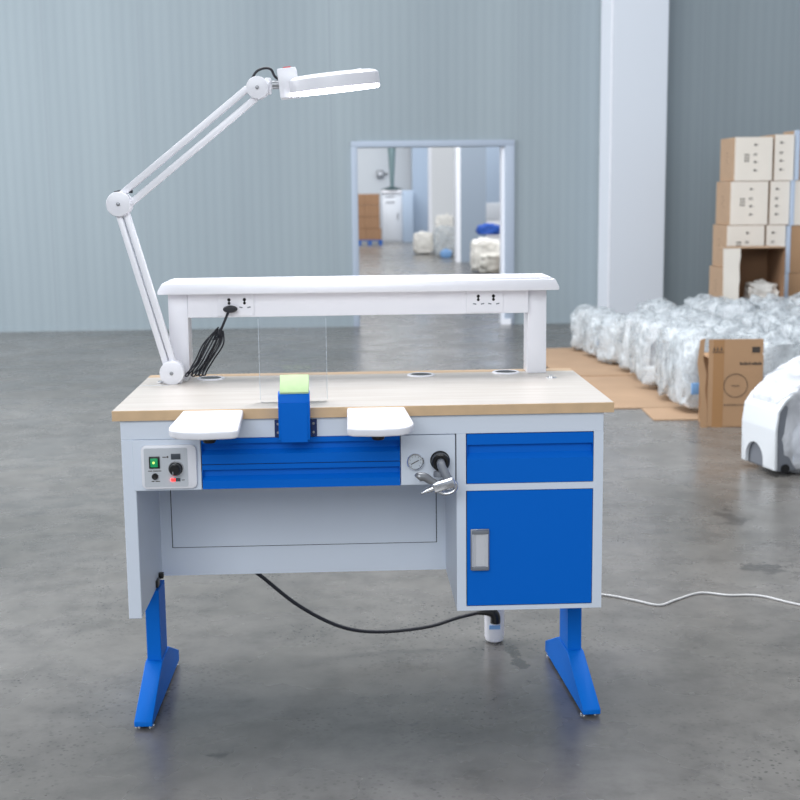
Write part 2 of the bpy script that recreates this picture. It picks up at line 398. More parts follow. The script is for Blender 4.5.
# air panel
ap = MB().box(.085, .2165, YF-.002, YF+.02, .6175, .7395, .001, 1).build('air_panel', 'white', wb)
MB().box(.2165, .2182, YF+.0005, YF+.02, .617, .741).build('panel_gap', 'seam', ap, smooth=0)
YA = YF-.002
g = MB().lathe([(.0205, 0), (.0205, -.009), (.019, -.011), (.0172, -.011), (.0168, -.008), (0, -.008)], (.1195, YA, .676), 'y', 36).build('pressure_gauge', 'chrome', ap)
MB().lathe([(.0166, -.0082), (.0166, -.0088), (0, -.0088)], (.1195, YA, .676), 'y', 32).build('dial', 'dial', g)
p = MB()
rm = Matrix.Translation((.1195, YA, .676)) @ Matrix.Rotation(math.radians(-28), 4, 'Y')
p.box(-.012, .009, -.0098, -.009, -.0009, .0009, rot=rm)
for k in range(9):
    a = math.radians(-45+k*33.75); rm2 = Matrix.Translation((.1195, YA, .676)) @ Matrix.Rotation(-a, 4, 'Y')
    p.box(.012, .0152, -.0092, -.0088, -.0004, .0004, rot=rm2)
p.build('needle', 'ink', g)
hd = MB().lathe([(.024, 0), (.024, -.002), (.0215, -.004), (.0215, -.028), (.0185, -.032), (.012, -.031), (.011, -.02), (0, -.02)], (.1795, YA, .677), 'y', 36).build('gun_holder', 'black', ap)
# pedestal cabinet
p = MB()
p.box(.2195, .577, YF+.022, .372, .2975, .741)                               # carcass
body = p.build('pedestal', 'white', wb, smooth=0)
p = MB()
for a in ((.2195, .2425, .2975, .7413), (.5535, .577, .2975, .7413), (.2425, .5535, .600, .6165), (.2425, .5535, .2975, .3085)):
    p.box(a[0], a[1], YF, YF+.022, a[2], a[3])
p.build('front_frame', 'white', body, smooth=0)
MB().box(.2425, .5535, YF+.0212, YF+.0222, .3085, .741).build('reveal', 'seam', body, smooth=0)
d = folded(.2445, .552, .7395, .6180, .026, .036, .014, YF-.001).build('drawer_front', 'blue', wb, smooth=0)
for a_ in ((.2445, .246), (.5505, .552)): MB().box(a_[0], a_[1], YF-.0008, YF+.012, .618, .7395).build('drawer_end', 'blue', d, smooth=0)
d = MB().box(.2445, .552, YF-.002, YF+.004, .3105, .5985, .0008, 1).build('door', 'blue', wb)
h = MB()
h.box(.2525, .2985, YF-.007, YF-.002, .4015, .505, .002)
hh = h.build('handle', 'steel', d)
MB().prism([(.2585, YF-.0135), (.266, YF-.009), (.286, YF-.009), (.2945, YF-.0145), (.2965, YF-.007), (.2555, YF-.007)], 'z', .412, .494).build('grip', 'handle', hh, smooth=0)
for a_ in ((.403, .412), (.494, .5035)): MB().box(.2555, .2965, YF-.0145, YF-.0068, *a_, .001).build('end_cap', 'greypl', hh)
# legs and feet
def leg(cx, ang):
    R_ = Matrix.Translation((cx, .25, 0)) @ Matrix.Rotation(math.radians(ang), 4, 'Z') @ Matrix.Translation((-cx, -.25, 0))
    t = MB(); t.box(cx-.0185, cx+.0185, .235, .335, .10, .2975, .0015, 1, rot=R_)
    l = t.build('leg_post', 'blueleg', wb)
    t = MB()
    pr = [(.036, .0075), (.036, .021), (.226, .108), (.34, .108), (.507, .038), (.507, .0075)]
    t.prism(pr, 'x', cx-.0225, cx+.0225, .0015, 1, mat4=R_)
    f = t.build('foot', 'blueleg', wb)
    for y in (.06, .485):
        for sx in (-.014, .014):
            q = R_ @ Vector((cx+sx, y, 0))
            MB().lathe([(0, 0), (.010, 0), (.010, .003), (.006, .0045), (.005, .008), (0, .008)], q, n=18).build('levelling_pad', 'chrome', f)
leg(-.561, -1); leg(.551, 3)
# padded arm rests, tilting down to the front
def rest(sgn, xin, xbk, xfr):
    # plan outline: straight inner side, flared outer side with a big front radius
    y0, y1 = -.175, -.0015
    A = [(xin, y1), (xbk, y1)]
    n = 8
    cr = .045
    ang = [(xfr-sgn*-0, y0+cr)]
    pts = [(xbk+(xfr-xbk)*.9, y0+.06)]
    for i in range(n+1):
        a = i/n*PI/2
        pts.append((xfr-sgn*(-1)*0 + (xin-xfr)/abs(xin-xfr)*cr*(1-math.cos(a)) , y0+cr-cr*math.sin(a)))
    front = [(xin+(xfr-xin)*.5, y0-.004), (xin+(xfr-xin)*.08, y0+.002), (xin, y0+.010)]
    poly = A+pts+front
    rm = Matrix.Translation((0, 0, T-.001)) @ Matrix.Rotation(math.radians(7), 4, 'X') @ Matrix.Translation((0, 0, -T+.001))
    o = MB().prism(poly, 'z', T-.021, T-.001, .005, 3, mat4=rm).build('arm_rest', 'white2', wb)
    # support bracket below
    xa, xb = sorted((xin+(xfr-xin)*.2, xin+(xfr-xin)*.75))
    MB().box(xa, xb, -.10, YF, T-.050, T-.034, .002).build('bracket', 'white', o)
    xm = xin+(xfr-xin)*(.47 if sgn < 0 else .47)
    MB().lathe([(0, T-.068), (.013, T-.067), (.016, T-.062), (.016, T-.052), (0, T-.050)], (xm, -.07, 0), n=20).build('clamp_knob', 'black', o)
    xs = xin+(xfr-xin)*.88
    MB().box(min(xin, xin-sgn*-.034*-1), max(xin, xin+.0), YF-.003, YF, .746, .786).build('rest_plate', 'white', o) if False else None
    for xx in (xfr-(xfr-xin)*.1,):
        MB().lathe([(0, 0), (.0035, .001), (.0035, .006), (0, .006)], (xx, -.12, T-.045), n=12).build('screw', 'chrome', o)
rest(-1, -.289, -.432, -.449)
rest(1, -.043, .095, .110)
# bench pin bracket
bk = MB().box(-.2165, -.1155, YF-.005, YF, .7425, .784, .001, 1).build('bench_pin_mount', 'bluedk', wb)
for xx in (-.2085, -.1235):
    for zz in (.753, .774): MB().lathe([(.003, 0), (.003, -.0015), (0, -.002)], (xx, YF-.005, zz), 'y', 14).build('screw', 'steel', bk)
pr = [(-.006, .7425), (-.040, .7425), (-.040, .832), (-.034, .850), (-.026, .855), (-.006, .856)]
bk2 = MB().prism(pr, 'x', -.2045, -.1305, .0012, 2).build('bench_pin_bracket', 'blue', wb)
MB().prism([(-.0415, .738), (-.0415, .832), (-.040, .832), (-.040, .738)], 'x', -.1985, -.1365).build('bracket_plate', 'blue', bk2, smooth=0)
MB().box(-.2045, -.1305, -.007, YF-.004, .745, .782).build('bracket_spacer', 'bluedk', bk2, smooth=0)
rm = Matrix.Translation((0, -.03, .855)) @ Matrix.Rotation(math.radians(-50), 4, 'X') @ Matrix.Translation((0, .03, -.855))
MB().box(-.2005, -.132, -.034, -.024, .852, .909, .002, rot=rm).build('bench_pin_pad', 'pad', bk2)

# shelf riser on the bench
sh = MB()
prof = [(-.548, 1.052), (.541, 1.050), (.541, 1.0585), (.530, 1.080), (-.535, 1.082), (-.548, 1.0605)]
sh.prism(prof, 'y', .462, .640, .002)
tray = sh.build('instrument_shelf', 'white2', wb)
p = MB(); zt = 1.0815
p.box(-.515, .51, .468, .476, zt-.002, zt+.004, .001); p.box(-.515, .51, .626, .634, zt-.002, zt+.004, .001)
p.box(-.524, -.512, .468, .634, zt-.002, zt+.004, .001); p.box(.507, .519, .468, .634, zt-.002, zt+.004, .001)
p.build('rim', 'white2', tray)
bm_ = MB().box(-.473, .462, .505, .60, .985, 1.051, .001, 1).build('shelf_beam', 'white2', wb)
MB().box(-.527, -.474, .512, .59, T, 1.052, .002).build('shelf_post', 'white2', wb)
MB().box(.463, .516, .527, .605, T, 1.052, .002).build('shelf_post', 'white2', wb)
def socket(x0, x1):
    s = MB().box(x0, x1, .502, .5052, .988, 1.049, .001, 1).build('socket_panel', 'white2', bm_)
    cx = (x0+x1)/2
    for q in (-.021, .021):
        pl = MB()
        pl.lathe([(.0045, 0), (.0045, -.0006), (0, -.0006)], (cx+q+.003, .502, 1.033), 'y', 14)
        pl.lathe([(.004, 0), (.004, -.0006), (0, -.0006)], (cx+q+.003, .502, 1.0235), 'y', 14)
        pl.box(cx+q+.0015, cx+q+.0045, .5014, .502, 1.021, 1.036)
        pl.build('socket_hole', 'black', s)
        pl = MB()
        for sx, an in ((-.009, 12), (.013, -12)):
            rm = Matrix.Translation((cx+q+sx+.002, .502, 1.012)) @ Matrix.Rotation(math.radians(an), 4, 'Y')
            pl.box(-.0045, .0045, -.0006, 0, -.0016, .0016, rot=rm)
        pl.build('socket_slot', 'greypl', s)
socket(-.392, -.292); socket(.290, .392)
for a_ in (.2875, -.2895): MB().box(a_, a_+.002, .5035, .5052, .986, 1.05).build('beam_joint', 'white2', bm_)

# ------------------------------------------------------------------ things on and at the bench
# clear acrylic shield
sh = thing('acrylic_shield', 'clear acrylic splash shield standing upright on the tabletop behind the green pad', 'shield', (-.172, .094, T))
MB().prism(rrect(-.2545, -.0905, T, 1.021, .006), 'y', .0925, .0955).build('clear_sheet', 'clear', sh, smooth=0)
for a_ in (-.2550, -.0910): MB().box(a_, a_+.001, .0925, .0955, T+.006, 1.018).build('polished_edge', 'clearedge', sh, smooth=0)

# magnifier lamp
LY = .45
lp = thing('magnifier_lamp', 'white articulated arm lamp with lit round head clamped on the tabletop', 'lamp', (-.513, LY, T))
base = (-.513, .8435); mid = (-.635, 1.295); upj = (-.262, 1.592)
b_ = MB().box(-.538, -.488, LY-.014, LY+.014, T, T+.022, .003).build('base_mount', 'white2', lp)
MB().cyl((-.548, LY, T+.001), (-.548, LY, T+.006), .007, n=16).build('mount_screw', 'chrome', b_)
def joint(c, r):
    j = MB().cyl((c[0], LY-.026, c[1]), (c[0], LY+.026, c[1]), r, n=40, bev=.003).build('joint_disc', 'white2', lp)
    MB().lathe([(.005, 0), (.005, -.003), (.003, -.004), (0, -.004)], (c[0], LY-.026, c[1]), 'y', 14).build('joint_screw', 'steel', j)
joint(base, .0325); joint(mid, .0325); joint(upj, .029)
def bar(a, b, off, wdt, name='arm_bar', trim=.02, yy=.011):
    a, b = Vector((a[0], LY, a[1])), Vector((b[0], LY, b[1])); d = (b-a).normalized(); nrm = Vector((-d.z, 0, d.x))
    a2, b2 = a+d*trim+nrm*off, b-d*trim+nrm*off; L = (b2-a2).length
    rm = Matrix.Translation(a2) @ Matrix(((d.x, 0, nrm.x, 0), (0, 1, 0, 0), (d.z, 0, nrm.z, 0), (0, 0, 0, 1)))
    return MB().box(0, L, -yy, yy, -wdt/2, wdt/2, .003, rot=rm).build(name, 'white2', lp)
bar(base, mid, .0098, .0165); bar(base, mid, -.0098, .0165)
bar(mid, upj, .0165, .017); bar(mid, upj, -.0165, .017)
MB().tube([(-.648, LY, 1.325), (-.625, LY, 1.329), (-.60, LY, 1.327)], .004).build('arm_cable', 'cable', lp)
MB().tube([(-.282, LY, 1.605), (-.274, LY, 1.621), (-.262, LY, 1.636), (-.242, LY, 1.643), (-.226, LY, 1.639), (-.217, LY, 1.622), (-.203, LY, 1.612)], .0035).build('arm_cable', 'cable', lp)
k = MB(); k.cyl((-.25, LY, 1.597), (-.232, LY, 1.596), .014, .017, 20); k.cyl((-.232, LY, 1.596), (-.20, LY, 1.598), .007, n=16)
k.box(-.244, -.226, LY-.01, LY+.01, 1.575, 1.618, .004, rot=None)
kn = k.build('knuckle', 'white2', lp)
MB().cyl((-.224, LY, 1.600), (-.2, LY, 1.601), .011, n=18).build('ball_joint', 'steel', kn)
hm = Matrix.Translation((-.19, LY, 1.60)) @ Matrix.Rotation(math.radians(-6), 4, 'Y')
sb = MB().box(-.016, .034, -.03, .03, -.036, .040, .003, rot=hm).build('switch_box', 'white2', lp)
MB().box(.0, .02, -.008, .008, .039, .045, .001, rot=hm).build('rocker', 'redp', sb)
hc = Matrix.Translation((-.062, LY, 1.602)) @ Matrix.Rotation(math.radians(-6), 4, 'Y') @ Matrix.Rotation(math.radians(3.2), 4, 'X')
t = MB(); t.lathe([(0, .027), (.100, .027), (.112, .024), (.1195, .018), (.1205, .010), (.1205, -.012), (.118, -.013), (0, -.013)], (0, 0, 0), n=64)
bmesh.ops.transform(t.bm, matrix=hc, verts=t.bm.verts); hdm = t.build('lamp_head', 'white2', lp)
t = MB(); t.lathe([(.066, -.013), (.1185, -.013), (.1195, -.017), (.116, -.022), (.072, -.022), (.066, -.019), (.066, -.013)], (0, 0, 0), n=64)
bmesh.ops.transform(t.bm, matrix=hc, verts=t.bm.verts); t.build('diffuser', 'diff', hdm)
t = MB(); t.lathe([(0, -.013), (.065, -.013), (.062, -.017), (0, -.0185)], (0, 0, 0), n=48)
bmesh.ops.transform(t.bm, matrix=hc, verts=t.bm.verts); t.build('lens', 'clear', hdm)
t = MB(); t.cyl((.07, 0, .026), (.07, 0, .031), .006, n=14); bmesh.ops.transform(t.bm, matrix=hc, verts=t.bm.verts); t.build('lid_pin', 'white2', hdm)

# power cord of the lamp
cd = thing('power_cord', 'black bundled power cord with a plug in the shelf socket', 'power cord', (-.375, .497, 1.008))
t = MB(); t.lathe([(0, 0), (.013, 0), (.0155, -.004), (.0155, -.018), (.012, -.024), (0, -.025)], (0, 0, 0), 'y', 28)
for v in t.bm.verts: v.co.x *= 1.25; v.co.z *= .62
bmesh.ops.translate(t.bm, verts=t.bm.verts, vec=(-.356, .5012, 1.0085))
t.build('plug', 'cable', cd)
t = MB()
t.tube([(-.362, .485, 1.0), (-.368, .48, .985), (-.379, .478, .960), (-.386, .478, .945)], .0035)
for i in range(6):
    o_ = (i-2.5)*.0052; k_ = .003*(i % 3); x2 = -.482+i*.0095
    pts = [(-.388+o_*.5, .478+k_, .955+k_), (-.400+o_*1.5, .474+k_, .925), (-.418+o_*1.5, .474-k_, .892), (-.436+o_*1.3, .475+k_, .862), (x2, .474-k_, .832+.002*(i % 2)), (x2+.006, .480, .829+.002*(i % 2)), (x2+.010, .484+k_, .842), (-.428+o_*1.9, .482+k_, .874), (-.404+o_*2.1, .480, .915), (-.387+o_*.8, .479, .951)]
    t.tube(pts, .0021, 8, 5)
t.build('cable_bundle', 'cable', cd)
MB().tube([(-.39, .470, .935), (-.385, .484, .938), (-.398, .486, .93), (-.404, .474, .927), (-.39, .468, .935)], .0028, 8, 4).build('cable_tie', 'cable', cd)
MB().tube([(-.47, .474, .832), (-.478, .472, .8185), (-.488, .466, .8185), (-.492, .458, .822)], .003, 8).build('cable_tail', 'wcable', cd)

# chrome blow gun hanging by the holder
ag = thing('air_blow_gun', 'chrome air blow gun with grey lever hanging from the black holder', 'blow gun', (.18, -.05, .64))
GY = -.05
MB().tube([(.1795, YA-.024, .678), (.180, -.034, .672), (.187, -.045, .657), (.196, GY, .641)], .0105, 16, 6).build('hose_sleeve', 'greypl', ag)
MB().lathe([(0, .0), (.012, .0), (.013, -.006), (.012, -.012), (0, -.013)], (.173, -.035, .659), 'z', 20).build('swivel', 'greypl', ag)
rm = Matrix.Translation((.183, GY, .628)) @ Matrix.Rotation(math.radians(-16), 4, 'Y')
t = MB(); t.box(-.026, .028, -.012, .012, -.011, .015, .005, 3, rot=rm); t.tube([(.165, GY, .624), (.152, GY-.002, .620), (.142, GY-.002, .616)], 0, 14, 4, radii=[.010, .008, .0075])
t.build('body', 'chrome', ag)
MB().tube([(.143, GY-.002, .6165), (.135, GY-.002, .613), (.129, GY-.002, .611)], 0, 12, 4, radii=[.0045, .0035, .0022]).build('nozzle', 'chrome', ag)
MB().tube([(.166, GY, .634), (.152, GY, .641), (.138, GY-.001, .650), (.125, GY-.002, .651), (.121, GY-.002, .648)], 0, 14, 6, radii=[.007, .0095, .0105, .0115, .008]).build('lever', 'steel', ag)
MB().tube([(.205, GY, .638), (.213, GY, .632), (.212, GY, .619), (.200, GY, .610), (.183, GY, .609), (.168, GY, .617)], .0045, 12, 6).build('trigger_guard', 'chrome', ag)

# white water separator standing behind the pedestal
wsx, wsy = .381, .62
ws = thing('filter_canister', 'white plastic filter canister with a blue mark standing on the floor under the bench', 'canister', (wsx, wsy, 0))
MB().lathe([(0, 0), (.018, 0), (.026, .006), (.029, .018), (.030, .10), (.030, .19), (.024, .20), (.0, .203)], (wsx, wsy, 0), n=8*5).build('body', 'white2', ws)
MB().box(wsx-.018, wsx+.014, wsy-.0305, wsy-.0265, .046, .058).build('printed_mark', 'sticker', ws)
ec = thing('elbow_cable', 'black cable with an elbow connector drooping below the bench to the canister', 'cable', (.0, .55, .0))
MB().tube([(-.42, .45, .40), (-.36, .47, .315), (-.296, .5, .253), (-.190, .52, .155), (-.072, .54, .083), (.04, .56, .058), (.18, .57, .066), (.27, .575, .090), (.338, .578, .104)], .0055, 10, 8).build('cable', 'cable', ec)
MB().tube([(.325, .578, .102), (.352, .578, .104), (.372, .578, .100), (.379, .578, .088), (.379, .578, .070)], 0, 16, 6, radii=[.006, .0105, .0145, .0145, .0145]).build('elbow_connector', 'black', ec)
wc = MB().tube([(.42, 1.15, .004), (.60, 1.10, .004), (.792, 1.024, .004), (.88, .955, .004), (.944, .905, .004), (1.01, .955, .004), (1.107, 1.021, .004), (1.19, .99, .004), (1.292, .975, .004), (1.389, .873, .004), (1.6, .70, .004), (1.9, .62, .004)], .0038, 10, 8).build('floor_cable', 'wcable', None, (1.1, .98, 0))
tag(wc, 'thin white cable winding over the concrete floor away from the bench', 'cable')

# ------------------------------------------------------------------ cardboard sheets
def sheet(pts, z, label):
    o = MB().prism(pts, 'z', z, z+.006).build('cardboard_sheet', 'sheet', None, (pts[0][0], pts[0][1], z), smooth=0)
    return tag(o, label, 'cardboard')
sheet([(1.45, 6.06), (2.02, 6.06), (2.12, 6.2), (2.1, 7.75), (1.48, 7.7)], .0075, 'flat brown cardboard sheet on the floor nearest the back wall')
sheet([(1.02, 4.70), (2.10, 4.68), (2.10, 6.10), (1.10, 6.12)], .001, 'large flat brown cardboard sheet lying just behind the bench top')
sheet([(1.72, 4.26), (2.35, 4.24), (2.35, 4.67), (1.74, 4.665)], .001, 'small flat cardboard piece on the floor beside the upright carton')

# ------------------------------------------------------------------ foam-wrapped machines
def blob(seed, rx, ry, rz, amp=.05, sub=4):
    t = bmesh.new(); bmesh.ops.create_icosphere(t, subdivisions=sub, radius=1)
    off = Vector((seed*7.3, seed*3.1, seed))
    for v in t.verts:
        d = v.co.normalized()
        # superellipsoid: boxier than a sphere
        e = .62
        q = Vector([math.copysign(abs(c)**e, c) for c in d]); q /= max(abs(q.x), abs(q.y), abs(q.z))**.55
        q = q.normalized()*min(q.length, 1.35)
        r1 = 1-abs(noise.noise(d*1.7+off))*2; r2 = 1-abs(noise.noise(d*4.5+off*2))*2; r3 = noise.noise(d*9+off)*1.3
        q *= 1+amp*(r1*1.6+r2*1.3+r3*.7)
        v.co = Vector((q.x*rx*.78, q.y*ry*.78, max(0, rz*.5+q.z*rz*.5*.82)))
        # gathered knot of film at the top
        if d.z > .93: v.co.z += .03*(d.z-.93)/.07
    return t
def proto(seed, sticker=False, opening=False):
    th = thing('wrapped_machine', 'x', 'machine', (0, 0, 0))
    t = MB(); R_ = random.Random(seed); w_ = .115
    prf = arc(-.02, .30, .10, 0, 120, 6)+[(-.14, .24), (-.15, .04), (-.12, .02), (-.04, .02), (-.03, .08), (.02, .09), (.04, .02), (.12, .02), (.13, .2)]
    t.prism(prf, 'y', -w_, w_, .012, 2)
    hs = t.build('housing', 'housing', th)
    MB().prism([(-.07, .14), (-.06, .26), (.0, .31), (.05, .27), (.06, .14)], 'y', -w_-.004, w_+.004, .003).build('side_panel', 'greypl', hs)
    if sticker: MB().box(-.175, -.065, -.258, -.248, .115, .175, .002).build('blue_sticker', 'sticker', th)
    t = MB(); t._merge(blob(seed, .200, .196, .43, .08))
    t.build('film_wrap', 'wrap', th, smooth=60)
    return th
def dress(o, x, y, rz, s, label, group):
    o.location = (x, y, 0.0145 if x < 2.3 else .0005); o.rotation_euler = (0, 0, rz); o.scale = s; o['label'] = label
    if group: o['group'] = group
P1, P2, P3, P4 = proto(1), proto(2), proto(3), proto(5, sticker=True)
protos = [P1, P2, P3]; used = set()
def get(p):
    if p not in used: used.add(p); return p
    return copy_tree(p)
n = 0
edge_labels = ['film-wrapped white machine with a blue sticker beside the upright brown carton', 'second film-wrapped machine of the front row edge, behind the blue-stickered one by the carton',
 'third film-wrapped machine back from the upright carton along the cardboard', 'fourth film-wrapped machine back from the upright carton along the cardboard',
 'fifth film-wrapped machine back from the upright carton, where two cardboard sheets meet', 'film-wrapped machine beside the rear cardboard sheet, third from the wall end',
 'film-wrapped machine with a blue sticker, next to the last before the wall', 'rearmost film-wrapped machine at the outer corner, nearest the ribbed back wall']
for j in range(8):
    y = 4.56+j*.426
    for i in range(8):
        x = 2.075+i*.43
        if x > 2.75+(y-4.5)*.365+.35: continue
        if j == 7 and x > 4.9: continue
        xx = x+random.uniform(-.02, .02); yy = y+random.uniform(-.02, .02)
        if i == 0:
            o = get(P4) if j in (0, 6) else get(random.choice(protos)); lab, grp = edge_labels[j], None
        elif j == 0:
            o = get(random.choice(protos)); lab, grp = 'film-wrapped machine in the nearest row, directly behind the upright brown carton', 'machines right behind the upright carton'
        else:
            o = get(random.choice(protos)); lab, grp = 'crinkled film-wrapped machine inside the dense block between the pillar and the carton stack', 'film-wrapped machines packed in the block'
        s = random.uniform(.86, .93); h = random.uniform(.98, 1.12)
        if i <= 1 and j > 4: h = .86 if i == 0 else .98
        if i == 0 and j > 4: xx = (2.04, 2.0, 1.965)[j-5]
        if i == 0 and j < 2: h = 1.12
        ang = random.uniform(0, 2*PI)
        dress(o, xx, yy, ang if not (i == 0 and j in (0, 6)) else 0.15, (s, s, h), lab, grp)
        n += 1

# ------------------------------------------------------------------ near wrapped machine at the frame's edge
nm = thing('wrapped_machine', 'large white machine under clear plastic film nearest the camera, in front of the upright carton', 'machine', (1.87, 3.0, 0))
rz = math.radians(13)
R0 = Matrix.Translation((1.893, 2.867, 0)) @ Matrix.Rotation(rz, 4, 'Z')
# side profile (u along the machine, v up); the white front shell is the end nearest the viewer's left
outl = [(0, .085), (-.012, .22), (.004, .33), (.06, .41), (.15, .475), (.27, .515), (.42, .52), (.55, .49), (.60, .40), (.61, .12), (.60, .02)]
t = MB()
shell = [(-.013, .03), (-.016, .22), (-.004, .31), (.03, .358), (.075, .392), (.10, .409), (.104, .393), (.08, .376), (.04, .343), (.009, .302), (.0, .22), (.004, .03)]
t.prism(shell, 'y', -.15, .15, .006, 3, mat4=R0)
s1 = t.build('front_shell', 'housing', nm)
# cut the arch at the foot of the shell
cut = MB().prism([(-.078, -.02)]+arc(0, .06, .078, 180, 0, 12)+[(.078, -.02)], 'x', -.08, .08, mat4=R0 @ Matrix.Translation((0, .03, 0)))
bmc = cut.build('arch_cutter', 'housing', nm)
md = s1.modifiers.new('arch', 'BOOLEAN'); md.object = bmc; md.solver = 'EXACT'
dg = bpy.context.evaluated_depsgraph_get(); dg.update()
me2 = bpy.data.meshes.new_from_object(s1.evaluated_get(dg)); s1.modifiers.clear(); s1.data = me2
me2.set_sharp_from_angle(angle=math.radians(35))
bpy.data.objects.remove(bmc)
body_p = [(.008, .02), (.004, .22), (.013, .30), (.045, .338), (.10, .380), (.17, .427), (.27, .475), (.42, .495), (.54, .47), (.59, .39), (.60, .12), (.59, .02)]
b1 = MB().prism(body_p, 'y', -.135, .135, .012, 3, mat4=R0).build('body', 'greypl', nm)
MB().prism([(.09, .06), (.08, .20), (.13, .26), (.26, .27), (.31, .2), (.31, .07)], 'y', -.139, -.133, .002, mat4=R0).build('side_cover', 'white', b1)
MB().cyl(R0 @ Vector((.05, -.14, .035)), R0 @ Vector((.05, -.115, .035)), .022, n=20).build('caster', 'black', b1)
# film: a slack crinkled envelope over the machine
t = bmesh.new(); bmesh.ops.create_icosphere(t, subdivisions=5, radius=1)
for v in t.verts:
    d = v.co.normalized(); ang = math.atan2(d.z, d.x)
    q = Vector([math.copysign(abs(c)**.6, c) for c in d])
    r = 1+.05*(1-2*abs(noise.noise(d*2.3+Vector((3, 1, 2)))))+.035*(1-2*abs(noise.noise(d*6+Vector((9, 1, 2)))))
    x_ = .335+q.x*.325*r; z_ = .26+q.z*.275*r; y_ = q.y*.175*r
    if x_ < .30: z_ = min(z_, .545-(.30-x_)*.64)+.006*noise.noise(d*9)
    v.co = R0 @ Vector((max(x_, .012), y_, max(z_, .002)))
MB()._merge(t).build('film_wrap', 'film', nm, smooth=60)

# ------------------------------------------------------------------ upright open carton
oc = thing('carton', 'brown upright carton with a printed ring and torn open side beside the wrapped machines', 'box', (2.11, 4.1, 0))
A0 = Vector((1.962, 4.015, 0)); th_ = math.radians(-3)
RC = Matrix.Translation(A0) @ Matrix.Rotation(th_, 4, 'Z')
W_, D_, H_ = .30, .23, .495
t = MB()
t.box(0, W_, 0, .006, 0, H_, rot=RC); t.box(W_-.006, W_, .006, D_, 0, H_-.1, rot=RC); t.box(0, W_, D_-.006, D_, 0, H_-.1, rot=RC); t.box(0, W_, 0, D_, 0, .006, rot=RC)
t.box(0, W_, .003, D_, H_-.106, H_-.1, rot=RC)
t.build('box_body', 'carton', oc, smooth=0)
t = MB()
t.prism([(0, 0), (-.036, .0), (-.045, .06), (-.036, .13), (-.046, .25), (-.062, .36), (-.048, .492), (-.022, .50), (-.03, .38), (-.01, .30), (-.018, .22), (-.004, .12)], 'y', .0, .006, mat4=RC)
t.build('side_flap', 'carton', oc, smooth=0)
MB().box(W_, W_+.035, .12, .126, 0, .39, rot=RC).build('rear_flap', 'carton', oc, smooth=0)
MB().box(.025, .085, -.001, 0, 0, H_, rot=RC).build('tape_strip', 'tape', oc, smooth=0)
t = MB()
ring = []
for k in range(48):
    a = 2*PI*k/48; rm = RC @ Matrix.Translation((.152, -.0012, .236)) @ Matrix.Rotation(-a, 4, 'Y'); t.box(.0635, .0665, -.0006, .0006, -.0048, .0048, rot=rm)
for k in range(7): t.box(.130+k*.0065, .134+k*.0065, -.0018, -.0008, .232, .238, rot=RC)
xs = [0, .008, .017, .027, .034, .043, .052, .066, .074, .082, .09, .098, .106, .114]
for k, x in enumerate(xs): t.box(.172+x, .172+x+.0065, -.0018, -.0008, .352, .363 if k % 3 else .368, rot=RC)
t.box(.238, .282, -.0018, -.0008, .42, .452, rot=RC)
t.box(.018, .082, -.0022, -.0012, .422, .4265, rot=RC)
for k, x in enumerate((.022, .04, .062)): t.prism([(x, .434), (x+.013, .434), (x+.0065, .455)], 'y', -.0022, -.0012, mat4=RC)
for k in range(9): t.box(.09+k*.015, .098+k*.015, -.0018, -.0008, .124, .131, rot=RC)
t.build('printed_mark', 'ink', oc, smooth=0)

# ------------------------------------------------------------------ carton stacks at the back
def pallet(name, x0, x1, y0, y1, z0, z1, m, label, group=None):
    r = thing(name, label, 'pallet', ((x0+x1)/2, (y0+y1)/2, z0), group); h = z1-z0
    t = MB(); k = 6
    for i in range(k):
        yy = y0+(y1-y0)*i/k; t.box(x0, x1, yy, yy+(y1-y0)/k*.8, z1-h*.18, z1)
    t.build('deck', m, r, smooth=0)
    for i in range(3):
        xx = x0+(x1-x0-.09)*i/2; MB().box(xx, xx+.09, y0, y1, z0, z1-h*.18).build('block', m, r, smooth=0)
    return r
pallet('pallet', 3.30, 3.85, 8.38, 8.92, 0, .1225, 'wood', 'lower wooden pallet under the carton stack by the back wall')
pallet('pallet', 3.30, 3.85, 8.38, 8.92, .1225, .245, 'wood', 'upper wooden pallet directly beneath the carton stack')
def carton(x0, x1, y0, y1, z0, z1, label, group=None, marks=1, front='cream'):
    r = thing('carton', label, 'box', ((x0+x1)/2, (y0+y1)/2, z0), group)
    MB().box(x0, x1, y0+.002, y1, z0, z1, .003, 1).build('box_body', 'cartonside', r, smooth=0)
    MB().box(x0+.001, x1-.001, y0, y0+.002, z0+.002, z1-.002).build('front_face', front, r, smooth=0)
    if marks:
        t = MB(); h = z1-z0; w_ = min(x1-x0, .35); xm = x0+w_*(.54 if x1-x0 > .25 else .34); y = y0-.001
        for k, zz in enumerate((.24, .43, .62, .82)):
            zc = z0+h*zz
            if k == 2:
                t.box(xm-.018, xm+.018, y, y0+.0005, zc-.002, zc+.003).box(xm-.018, xm+.018, y, y0+.0005, zc-.016, zc-.011).box(xm-.002, xm+.002, y, y0+.0005, zc-.013, zc+.003)
            else:
                t.prism([(xm-.014, zc), (xm, zc-.012), (xm+.014, zc), (xm, zc+.014)], 'y', y, y0+.0005); t.box(xm+.016, xm+.026, y, y0+.0005, zc-.004, zc+.003)
        for k in range(6 if x1-x0 > .25 else 0):
            t.box(xm-.095+(k % 2)*.024, xm-.077+(k % 2)*.024, y, y0+.0005, z0+h*.44+(k//2)*.026, z0+h*.44+(k//2)*.026+.014)
        # small mark on the brown side
        for k in range(4): t.box(x0-.001, x0+.0005, y0+.20+.03*(k % 2), y0+.215+.03*(k % 2), z0+h*.4+.03*k, z0+h*.4+.03*k+.01)
        t.build('printed_mark', 'ink', r, smooth=0)
    return r
zz = [.246, .622, .998, 1.382, 1.765]
xa = [3.312, 3.335, 3.357, 3.385]
words = ['lowest', 'second lowest', 'third lowest', 'topmost']
